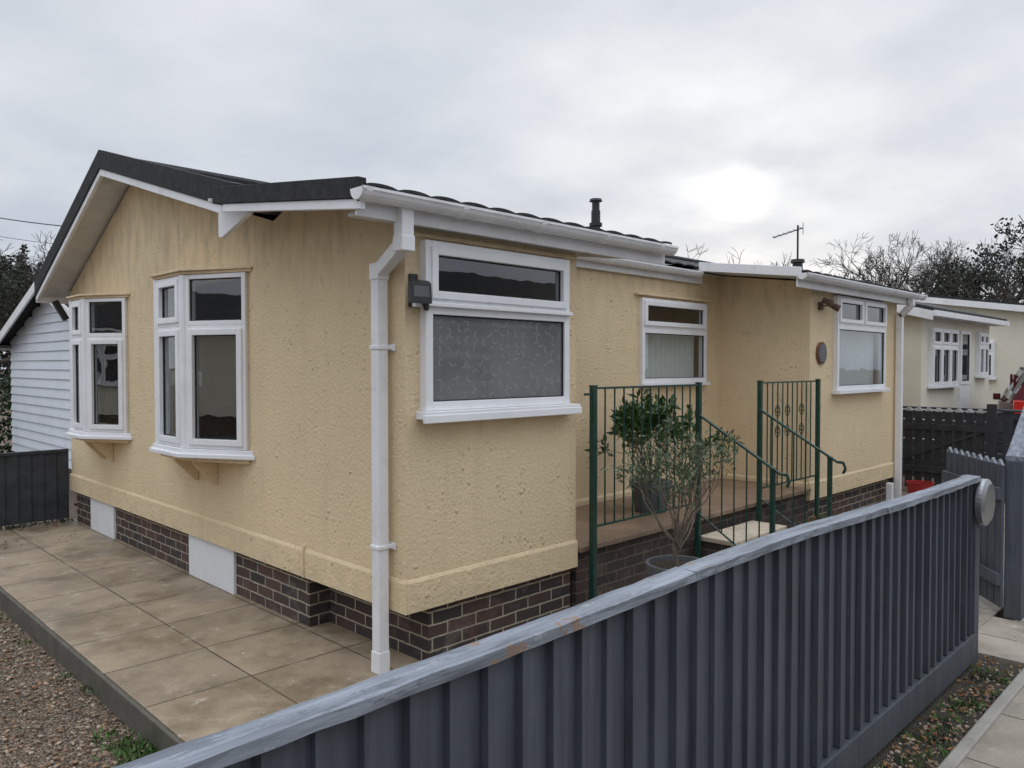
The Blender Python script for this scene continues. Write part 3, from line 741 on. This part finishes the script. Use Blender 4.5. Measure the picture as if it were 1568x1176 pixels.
for s in (0,1.8,3.5): mb.box(s,s+.1,.021,.1,0,1.12,DFEN,fr)
mb.box(-.02,3.62,-.02,.12,1.121,1.15,DFEN,fr)
mb.obj('planks',f4,bevel=.003)
f6=empty('board_fence'); mb=MB(); fr=Fr((-.02,6.06,0),(-1,0,0),(0,-1,0)); s=0
while s<4:
    mb.hexa([fr.p(s,0,.03),fr.p(s+.125,0,.03),fr.p(s+.125,.012,.03),fr.p(s,.028,.03),fr.p(s,0,.76),fr.p(s+.125,0,.76),fr.p(s+.125,.012,.76),fr.p(s,.028,.76)],DFEN); s+=.12
mb.box(0,4,-.01,.04,.762,.79,DFEN,fr)
mb.obj('planks',f6)

# ------------------------------------------------------------------ ground
mb=MB(); mb.poly([(-300,-300,-.14),(400,-300,-.14),(400,400,-.14),(-300,400,-.14)],GRAV)
g=mb.obj('ground',recalc=False)
mb=MB(); mb.box(-1.16,.2,-2.0,6.05,-.2,0,SLAB); mb.box(.2,8.5,-2.0,1.05,-.2,-.004,SLAB2)
mb.obj('patio',bevel=.006)
mb=MB(); mb.box(-1.185,-1.162,-2.0,6.05,-.2,-.004,DCON); mb.obj('patio_edging',bevel=.006)
mb=MB(); mb.box(-6,2.6,-2.36,-2.0,-.2,-.03,SOILG); mb.obj('soil_strip')
mb=MB(); mb.box(2.62,3.44,-2.5,-2.002,-.2,-.002,SLAB2); mb.obj('gateway_path',bevel=.004)
mb=MB(); mb.box(-6,2.6,-2.42,-2.362,-.2,.0,CONC); mb.box(3.46,20,-2.42,-2.12,-.2,.0,CONC); mb.obj('kerb',bevel=.01)
mb=MB(); mb.box(-20,40,-4.1,-2.422,-.2,-.01,SLAB2); mb.obj('pavement')
mb=MB(); mb.box(-60,80,-9.5,-4.24,-.3,-.10,ASPH); mb.obj('road')
mb=MB(); mb.box(-20,40,-4.238,-4.102,-.3,.0,CONC); mb.obj('road_kerb',bevel=.01)
mb=MB(); mb.box(8.6,26,-2.0,.2,-.2,-.02,ASPH); mb.obj('driveway')
mb=MB(); mb.box(-14,-7,-2.4,14,-.2,-.05,ASPH); mb.obj('side_road')
bm=bmesh.new(); bmesh.ops.create_icosphere(bm,subdivisions=1,radius=1); bv=np.array([v.co[:] for v in bm.verts]); bf=np.array([[v.index for v in f.verts] for f in bm.faces]); bm.free()
n=9000
P=np.stack([rng.uniform(-3.0,-1.2,n),rng.uniform(-1.2,5.5,n),rng.uniform(-.142,-.128,n)],1)
n2=350; P[:n2]=np.stack([rng.uniform(.3,2.6,n2),rng.uniform(-2.35,-2.16,n2),rng.uniform(-.034,-.026,n2)],1)
Sz=rng.uniform(.006,.014,(n,1))*rng.uniform(.6,1.4,(n,3)); Sz[:,2]*=.7
V=(bv[None]*rng.uniform(.8,1.2,(n,12,1)))*Sz[:,None]; 
ang=rng.uniform(0,6.28,n); ca,sa=np.cos(ang)[:,None],np.sin(ang)[:,None]
X=V[...,0]*ca-V[...,1]*sa; Y=V[...,0]*sa+V[...,1]*ca; V=np.stack([X,Y,V[...,2]],-1)+P[:,None]
Fc=(bf[None]+(np.arange(n)*12)[:,None,None]).reshape(-1,3)
me=bpy.data.meshes.new('gravel_stones'); me.from_pydata(V.reshape(-1,3).tolist(),[],Fc.tolist()); me.materials.append(STONE)
o=bpy.data.objects.new('gravel_stones',me); scene.collection.objects.link(o)
mb=MB()
def tuft(p,r,n,h,m):
    for i in range(n):
        q=Vector(p)+Vector((rng.normal()*r,rng.normal()*r,0)); mb.leaf(q,(rng.normal()*.7,rng.normal()*.7,.8),h*rng.uniform(.5,1.2),h*.3,m)
for i in range(22): tuft((-1.24-abs(rng.normal())*.04,rng.uniform(-.6,.7),-.13),.04,26,.05,GRASS)
for i in range(10): tuft((-1.22-abs(rng.normal())*.05,rng.uniform(1,5),-.13),.03,14,.04,GRASS)
for i in range(45): tuft((rng.uniform(.3,2.55),rng.uniform(-2.34,-2.16),-.03),.03,16,.035,GRASS if i%3 else LEAFD)
for i in range(14): tuft((rng.uniform(-1.1,0),6.0,.0),.05,16,.05,LEAFD)
mb.obj('weeds',recalc=False)
mb=MB()
for i in range(420):
    a=rng.random()
    if a<.35: p=(rng.uniform(-3,-1.25),rng.uniform(-1,4),-.12)
    elif a<.8: p=(rng.uniform(.3,3.3),-2.16-abs(rng.normal())*.10,-.015)
    elif a<.9: p=(rng.uniform(-1.1,-.1),rng.uniform(4.8,5.95),.006)
    else: p=(rng.uniform(2.9,5),rng.uniform(-1.6,-.1),.01)
    d=Vector((rng.normal(),rng.normal(),rng.normal()*.25)); mb.leaf(p,d,rng.uniform(.02,.045),.018,LEAFB)
mb.obj('fallen_leaves',recalc=False)

# ------------------------------------------------------------------ neighbours
def home(name,u0,u1,v0,v1,eave,ridge,wm,wins=(),sided=False,axis='u',sk=BRICK,zs=.4):
    r=empty(name); mb=MB()
    vm=(v0+v1)/2; um=(u0+u1)/2
    mb.box(u0+.06,u1-.06,v0+.06,v1-.06,-.14,zs,sk)
    if axis=='u':
        sec=[(v0,zs),(v1,zs),(v1,eave),(vm,ridge-.12),(v0,eave)]
        mb.prism([(u0,a,b) for a,b in sec],(u1-u0,0,0),wm)
    else:
        sec=[(u0,zs),(u1,zs),(u1,eave),(um,ridge-.12),(u0,eave)]
        mb.prism([(a,v0,b) for a,b in sec],(0,v1-v0,0),wm)
    if sided:
        z=zs+.02
        while z<ridge-.2:
            if z<eave: a,b=v0,v1
            else:
                t=(z-eave)/(ridge-.12-eave); a=v0+(vm-v0)*t; b=v1+(vm-v1)*t
            if b-a>.1: mb.hexa([(u0-.03,a,z),(u0-.001,a,z),(u0-.001,b,z),(u0-.03,b,z),(u0-.006,a,z+.145),(u0-.001,a,z+.145),(u0-.001,b,z+.145),(u0-.006,b,z+.145)],wm)
            if z<eave-.1: mb.hexa([(u0,v0-.03,z),(u1,v0-.03,z),(u1,v0-.001,z),(u0,v0-.001,z),(u0,v0-.006,z+.145),(u1,v0-.006,z+.145),(u1,v0-.001,z+.145),(u0,v0-.001,z+.145)],wm)
            z+=.15
    mb.obj('walls',r)
    mb=MB(); o=.25
    if axis=='u':
        sl=(ridge-eave)/(vm-v0)
        for s_ in (-1,1):
            ve=vm+s_*(vm-v0+o); ze=eave-sl*o+.05
            mb.hexa([(u0-o,vm,ridge),(u1+o,vm,ridge),(u1+o,ve,ze),(u0-o,ve,ze),(u0-o,vm,ridge+.06),(u1+o,vm,ridge+.06),(u1+o,ve,ze+.06),(u0-o,ve,ze+.06)],ROOF)
            mb.hexa([(u0-o-.03,vm,ridge-.15),(u0-o,vm,ridge-.15),(u0-o,ve,ze-.15),(u0-o-.03,ve,ze-.15),(u0-o-.03,vm,ridge),(u0-o,vm,ridge),(u0-o,ve,ze),(u0-o-.03,ve,ze)],WFASC)
            mb.box(u0-o,u1+o,ve-.05,ve+.05,ze-.08,ze+.01,WFASC)
        mb.box(u0-o,u1+o,v0-o,v0,eave-.1,eave-.08,SOFF); mb.box(u0-o,u1+o,v1,v1+o,eave-.1,eave-.08,SOFF)
    else:
        sl=(ridge-eave)/(um-u0)
        for s_ in (-1,1):
            ue=um+s_*(um-u0+o); ze=eave-sl*o+.05
            mb.hexa([(um,v0-o,ridge),(um,v1+o,ridge),(ue,v1+o,ze),(ue,v0-o,ze),(um,v0-o,ridge+.06),(um,v1+o,ridge+.06),(ue,v1+o,ze+.06),(ue,v0-o,ze+.06)],ROOF)
            mb.box(ue-.05,ue+.05,v0-o,v1+o,ze-.08,ze+.01,WFASC)
    mb.obj('roof',r)
    fb=MB(); gb=MB()
    for face,s0,s1,z0,z1,split in wins:
        fr={'-u':Fr((u0-.04,0,0),(0,1,0),(-1,0,0)),'-v':Fr((0,v0-.04,0),(1,0,0),(0,-1,0)),'+v':Fr((0,v1+.04,0),(1,0,0),(0,1,0)),'+u':Fr((u1+.04,0,0),(0,1,0),(1,0,0))}[face]
        n=split; 
        for i in range(n):
            a=s0+(s1-s0)*i/n; b=s0+(s1-s0)*(i+1)/n; zm=z1-(z1-z0)*.3
            if z0<.8: pane(fb,gb,fr,a,b,z0+.9,z1,False,DARKG,fw=.06,dd=.01); fb.box(a,b,-.05,.02,z0,z0+.9,WHITE,fr)
            else: pane(fb,gb,fr,a,b,z0,zm,True,DARKG,dd=.01); pane(fb,gb,fr,a,b,zm,z1,True,DARKG,dd=.01)
        fb.box(s0-.04,s1+.04,-.03,.07,z0-.04,z0,WHITE,fr)
    if wins: fb.obj('window_frames',r); gb.obj('window_glass',r,recalc=False)
    return r
home('neighbour_clad_home',1.0,10,7.6,13.2,2.10,3.02,SIDE,sided=True,zs=.12)
home('neighbour_cream_home',11.5,15.7,.95,6,2.62,3.35,CREAM,[('-v',11.85,13.3,1.35,2.35,3),('-v',13.5,14.1,.45,2.35,1),('-v',14.7,15.35,1.5,2.35,2)])
home('neighbour_white_home',19,27,-2.6,9.5,2.5,3.5,CREAM,[('-u',1.6,3.2,1.4,2.3,2),('-u',-1.5,0,1.4,2.3,2)])
home('opposite_park_home',-22,-15,-2,12,2.7,3.8,CREAM,[('+u',0,2,1.2,2.3,2),('+u',4,5,.45,2.3,1),('+u',7,9,1.2,2.3,2)],axis='v')
home('roadside_park_home',3,20,-17.5,-12,2.9,4.5,CREAM,[('+v',5,7,1.2,2.3,2),('+v',10,12,1.2,2.3,2),('+v',15,16,.45,2.3,1)])
home('distant_park_home',-3.5,-.9,22,30,2.6,3.4,CREAM,[('-v',-3.0,-1.6,1.2,2.2,2)])

ob=empty('garden_rake'); mb=MB(); mb.tube((.45,7.0,0),(.93,7.9,1.35),.014,.014,BARK,7); mb.box(.30,.60,6.98,7.02,0,.03,BLACK); mb.obj('handle',ob)

def car(name,loc,rot,paint):
    r=empty(name); mb=MB()
    st=[(0,.95,.93,.74,.70),(.10,1.05,1.0,.80,.66),(.45,1.50,1.02,.85,.58),(.8,1.60,1.02,.87,.60),(1.6,1.63,1.0,.88,.62),(2.3,1.56,.98,.88,.60),(2.95,1.10,.97,.87,.62),(3.1,1.02,.96,.86,.68),(3.8,.88,.80,.80,.66),(4.0,.66,.62,.70,.60)]
    rings=[]
    for x,rz,bz,wb,wr in st:
        lo=.22 if 0<x<3.9 else .36
        rings.append([(x,-wb*.92,lo),(x,-wb,.5),(x,-wb,bz),(x,-wr,rz),(x,wr,rz),(x,wb,bz),(x,wb,.5),(x,wb*.92,lo)])
    for i in range(len(rings)-1):
        for j in range(8):
            k=(j+1)%8; a,b=rings[i],rings[i+1]; m=paint
            if j in (2,4) and 2<=i<=5: m=DARKG
            if j==3 and i in (1,5): m=DARKG
            if j in (7,): m=RUB
            mb.poly([a[j],a[k],b[k],b[j]],m)
    mb.poly(rings[0][::-1],paint); mb.poly(rings[-1],paint)
    o=mb.obj('body',r,bevel=.03)
    mb=MB()
    for x in (.75,3.2):
        for y in (-.80,.80): mb.tube((x,y-.11,.31),(x,y+.11,.31),.31,.31,RUB,24); mb.tube((x,y-.115,.31),(x,y+.115,.31),.19,.19,ALU,16)
    for y in (-.70,.70):
        mb.box(-.03,.16,y-.12,y+.12,.80,1.08,TLIGHT)
    for y in (-.86,.86):
        for x in (1.0,1.75): mb.box(x,x+.07,y*.86-.02,y*.86+.02,1.0,1.5,paint)
    mb.box(-.06,.05,-.74,.74,.36,.58,RUB); mb.box(-.03,.0,-.26,.26,.66,.78,WHITE)
    mb.box(2.5,2.65,-.98,-.86,1.0,1.12,paint); mb.box(2.5,2.65,.86,.98,1.0,1.12,paint)
    mb.obj('wheels_and_lights',r,bevel=.01)
    r.location=loc; r.rotation_euler=(0,0,rot); return r
car('parked_car',(12.35,-1.05,.05),math.radians(16),CARR)

# ------------------------------------------------------------------ trees
def baretree(name,loc,h,seed,lev=5,spread=.55,ivy=0,thick=1.0,trunk=.25,minr=.016):
    global rng,MINR
    rng=np.random.default_rng(seed); MINR=minr
    r=empty(name); mb=MB(); tips=[]
    loc=Vector(loc)
    tr=h*.032*thick
    mb.tube(loc-UP*.3,loc+UP*h*trunk,tr,tr*.8,TWIG,8,False)
    for i in range(6):
        a=i*1.047+rng.uniform(-.4,.4)
        branchy(mb,loc+UP*h*(trunk-.03+.02*i),(math.cos(a)*.85,math.sin(a)*.85,rng.uniform(.4,1.5)),h*.27,tr*.62,lev-1,TWIG,tips,5,spread,.08,(3,4),shrink=.70)
    top=max(v[2] for v in mb.v)-loc.z; k=h/top
    mb.v=[(loc.x+(x-loc.x)*k,loc.y+(y-loc.y)*k,loc.z+(z-loc.z)*k) for x,y,z in mb.v]
    tips=[(loc+(p-loc)*k,d) for p,d in tips]
    mb.obj('trunk_and_branches',r,recalc=False)
    if ivy:
        lb=MB(); cen=[tips[i][0] for i in rng.integers(0,len(tips),20)]
        for p,d in tips:
            if min((p-c).length for c in cen)<h*ivy*.35:
                for j in range(4):
                    q=p+Vector(rng.normal(size=3))*h*.02; lb.leaf(q,rng.normal(size=3),h*.022,h*.016,LEAFD)
        lb.obj('foliage',r,recalc=False)
    MINR=0
    return r
def at(x,z,h=0):
    t=(x-784)/1184; k=z*.70711; return (-2.56+k*(1+t),-3.38+k*(1-t),h)
baretree('bare_oak_tree',at(1376,46,-.1),10.0,11,lev=6,thick=1.2,minr=.011)
baretree('bare_oak_tree',at(1502,44,-.1),9.5,12,lev=6,thick=1.2,minr=.011)
baretree('bare_oak_tree',at(1446,60,-.1),9.0,15,lev=5,thick=1.2)
baretree('ivy_clad_tree',at(1575,38,-.1),8.9,13,ivy=.5,lev=5,thick=1.3)
baretree('bare_oak_tree',at(22,42,-.1),9.2,14,lev=6,thick=1.2,minr=.012)
baretree('ivy_clad_tree',at(66,44,-.1),7.6,16,ivy=.45,lev=5)
baretree('ivy_clad_tree',at(-20,38,-.1),8.0,17,ivy=.45,lev=5)
baretree('bare_oak_tree',at(1236,60,-.1),10.6,18,lev=5,thick=1.2)
baretree('bare_oak_tree',at(1172,64,-.1),11.0,19,lev=5,thick=1.2)
baretree('bare_oak_tree',at(1075,66,-.1),11.4,20,lev=5,thick=1.2)
rng=np.random.default_rng(99)
mb=MB()
def mass(x0,x1,z,h0,n,m=LEAFD,s=.30):
    for i in range(n):
        x=rng.uniform(x0,x1); top=h0*(.80+.14*math.sin(x*.05)+.08*math.sin(x*.21)+.05*math.sin(x*.7)); zz=z+rng.uniform(-2,2)
        hh=top*rng.random()**.6; p=at(x,zz,hh); mb.leaf(p,rng.normal(size=3),s*rng.uniform(.6,1.3),s*.6,m if rng.random()<.6 else LEAFW)
mass(-120,110,46,8.4,13000); mass(1290,1700,62,6.4,8000,LEAFW,.26); mass(900,1330,70,10.0,6000,LEAFD)
mb.obj('distant_trees',recalc=False)
mb=MB()
for i in range(6000):
    p=(rng.uniform(-24,-23),rng.uniform(-12,26),rng.uniform(0,4.2)); mb.leaf(p,rng.normal(size=3),.4,.25,LEAFD)
for i in range(5000):
    p=(rng.uniform(-22,24),rng.uniform(-20,-18.5),rng.uniform(0,3.4)); mb.leaf(p,rng.normal(size=3),.4,.25,LEAFD)
mb.obj('hedge',recalc=False)
mb=MB()
for i in range(4500):
    p=(rng.uniform(-.5,2.6),rng.uniform(13.7,14.6),rng.uniform(-.1,1.55)); mb.leaf(p,rng.normal(size=3),.10,.06,LEAFD if i%3 else LEAFG)
mb.obj('garden_shrubs',recalc=False)
ob=empty('overhead_cable'); mb=MB()
for zz in (0,-.55):
    a=Vector(at(-140,24,1.7+255/1184*24+zz)); b=Vector(at(260,22,1.7+205/1184*22+zz)); pts=[]
    for i in range(21):
        t=i/20; pts.append(a.lerp(b,t)-UP*1.0*(4*t*(1-t))*.25)
    mb.path(pts,.016 if zz==0 else .008,BLACK,5)
mb.obj('wire',ob)
a=Vector(at(-140,24,1.7+255/1184*24))
ob=empty('utility_pole'); mb=MB(); mb.tube((a.x,a.y,-.2),(a.x,a.y,a.z+.4),.13,.10,BARK,10); mb.tube((a.x-.4,a.y,a.z),(a.x+.4,a.y,a.z),.04,.04,BARK,6); mb.obj('pole',ob)

# ------------------------------------------------------------------ world, sun, camera
SD=Vector((.857,.469,.213)).normalized()
w=bpy.data.worlds.new('World'); scene.world=w; w.use_nodes=True; nt=w.node_tree; nt.nodes.clear()
out=nt.nodes.new('ShaderNodeOutputWorld'); sky=nt.nodes.new('ShaderNodeTexSky'); sky.sky_type='NISHITA'; sky.sun_disc=False
sky.sun_elevation=math.radians(12.3); sky.sun_rotation=math.radians(61.3)
bg1=nt.nodes.new('ShaderNodeBackground'); bg1.inputs[1].default_value=.06; L(nt,sky.outputs[0],bg1.inputs[0])
tc=nt.nodes.new('ShaderNodeTexCoord'); sp=nt.nodes.new('ShaderNodeSeparateXYZ'); L(nt,tc.outputs['Generated'],sp.inputs[0])
zc=mth(nt,'MAXIMUM',sp.outputs[2],0.0); den=mth(nt,'ADD',zc,.22)
cv=nt.nodes.new('ShaderNodeCombineXYZ'); L(nt,mth(nt,'DIVIDE',sp.outputs[0],den),cv.inputs[0]); L(nt,mth(nt,'DIVIDE',sp.outputs[1],den),cv.inputs[1])
n1=noise(nt,.75,6,vec=cv.outputs[0],rough=.5); n2=noise(nt,2.4,6,vec=cv.outputs[0],rough=.5)
nn=mth(nt,'ADD',mth(nt,'MULTIPLY',n1,.66),mth(nt,'MULTIPLY',n2,.34))
cl=mixc(nt,ramp(nt,nn,.38,.60),(.57,.62,.71),(.79,.82,.865))
# wavering direction so the sun glow through cloud is uneven
wn=N(nt,'ShaderNodeTexNoise',Scale=9.0,Detail=5.0); L(nt,tc.outputs['Generated'],wn.inputs['Vector'])
wo=nt.nodes.new('ShaderNodeVectorMath'); wo.operation='SUBTRACT'; L(nt,wn.outputs['Color'],wo.inputs[0]); wo.inputs[1].default_value=(.5,.5,.5)
wa=nt.nodes.new('ShaderNodeVectorMath'); wa.operation='MULTIPLY_ADD'; L(nt,wo.outputs[0],wa.inputs[0]); wa.inputs[1].default_value=(.07,.07,.05); L(nt,tc.outputs['Generated'],wa.inputs[2])
wm_=nt.nodes.new('ShaderNodeVectorMath'); wm_.operation='NORMALIZE'; L(nt,wa.outputs[0],wm_.inputs[0])
dt=nt.nodes.new('ShaderNodeVectorMath'); dt.operation='DOT_PRODUCT'; L(nt,wm_.outputs[0],dt.inputs[0]); dt.inputs[1].default_value=SD
dp=mth(nt,'MAXIMUM',dt.outputs['Value'],0.0)
g1=mth(nt,'MULTIPLY',mth(nt,'POWER',dp,18.0),.10); g2=mth(nt,'MULTIPLY',mth(nt,'POWER',dp,260.0),.12); g3=mth(nt,'MULTIPLY',mth(nt,'POWER',dp,1600.0),.26)
gl=mth(nt,'ADD',mth(nt,'ADD',g1,g2),g3)
gl=mth(nt,'MULTIPLY',gl,mth(nt,'MULTIPLY_ADD',ramp(nt,n2,.36,.60),.8,.55))
gc=nt.nodes.new('ShaderNodeMix'); gc.data_type='RGBA'; gc.blend_type='MULTIPLY'; gc.inputs[0].default_value=1; gc.inputs[6].default_value=(1,.95,.85,1)
cg=nt.nodes.new('ShaderNodeCombineXYZ'); 
for i in range(3): L(nt,gl,cg.inputs[i])
L(nt,cg.outputs[0],gc.inputs[7])
col=mixc(nt,1.0,cl,gc.outputs[2],'ADD')
zen=mth(nt,'MULTIPLY_ADD',ramp(nt,sp.outputs[2],.45,.85),1.75,1.0)
vm=nt.nodes.new('ShaderNodeVectorMath'); vm.operation='SCALE'; L(nt,col,vm.inputs[0]); L(nt,zen,vm.inputs['Scale'])
bg2=nt.nodes.new('ShaderNodeBackground'); L(nt,vm.outputs[0],bg2.inputs[0]); bg2.inputs[1].default_value=1.0
mx=nt.nodes.new('ShaderNodeMixShader'); mx.inputs[0].default_value=.94
L(nt,bg1.outputs[0],mx.inputs[1]); L(nt,bg2.outputs[0],mx.inputs[2]); L(nt,mx.outputs[0],out.inputs[0])
ld=bpy.data.lights.new('sun','SUN'); ld.energy=.8; ld.angle=math.radians(18); ld.color=(1,.95,.87)
lo=bpy.data.objects.new('sun',ld); scene.collection.objects.link(lo); lo.rotation_euler=SD.to_track_quat('Z','Y').to_euler(); lo.location=(20,10,12)
cd=bpy.data.cameras.new('camera'); co=bpy.data.objects.new('camera',cd); scene.collection.objects.link(co); scene.camera=co
cd.sensor_width=36; cd.lens=36*1184/1568; cd.clip_end=2000; cd.clip_start=.05
co.location=(-2.56,-3.38,1.7)
tilt=math.atan(28/1184)
fwd=Vector((.70711*math.cos(tilt),.70711*math.cos(tilt),-math.sin(tilt)))
co.rotation_euler=fwd.to_track_quat('-Z','Y').to_euler()
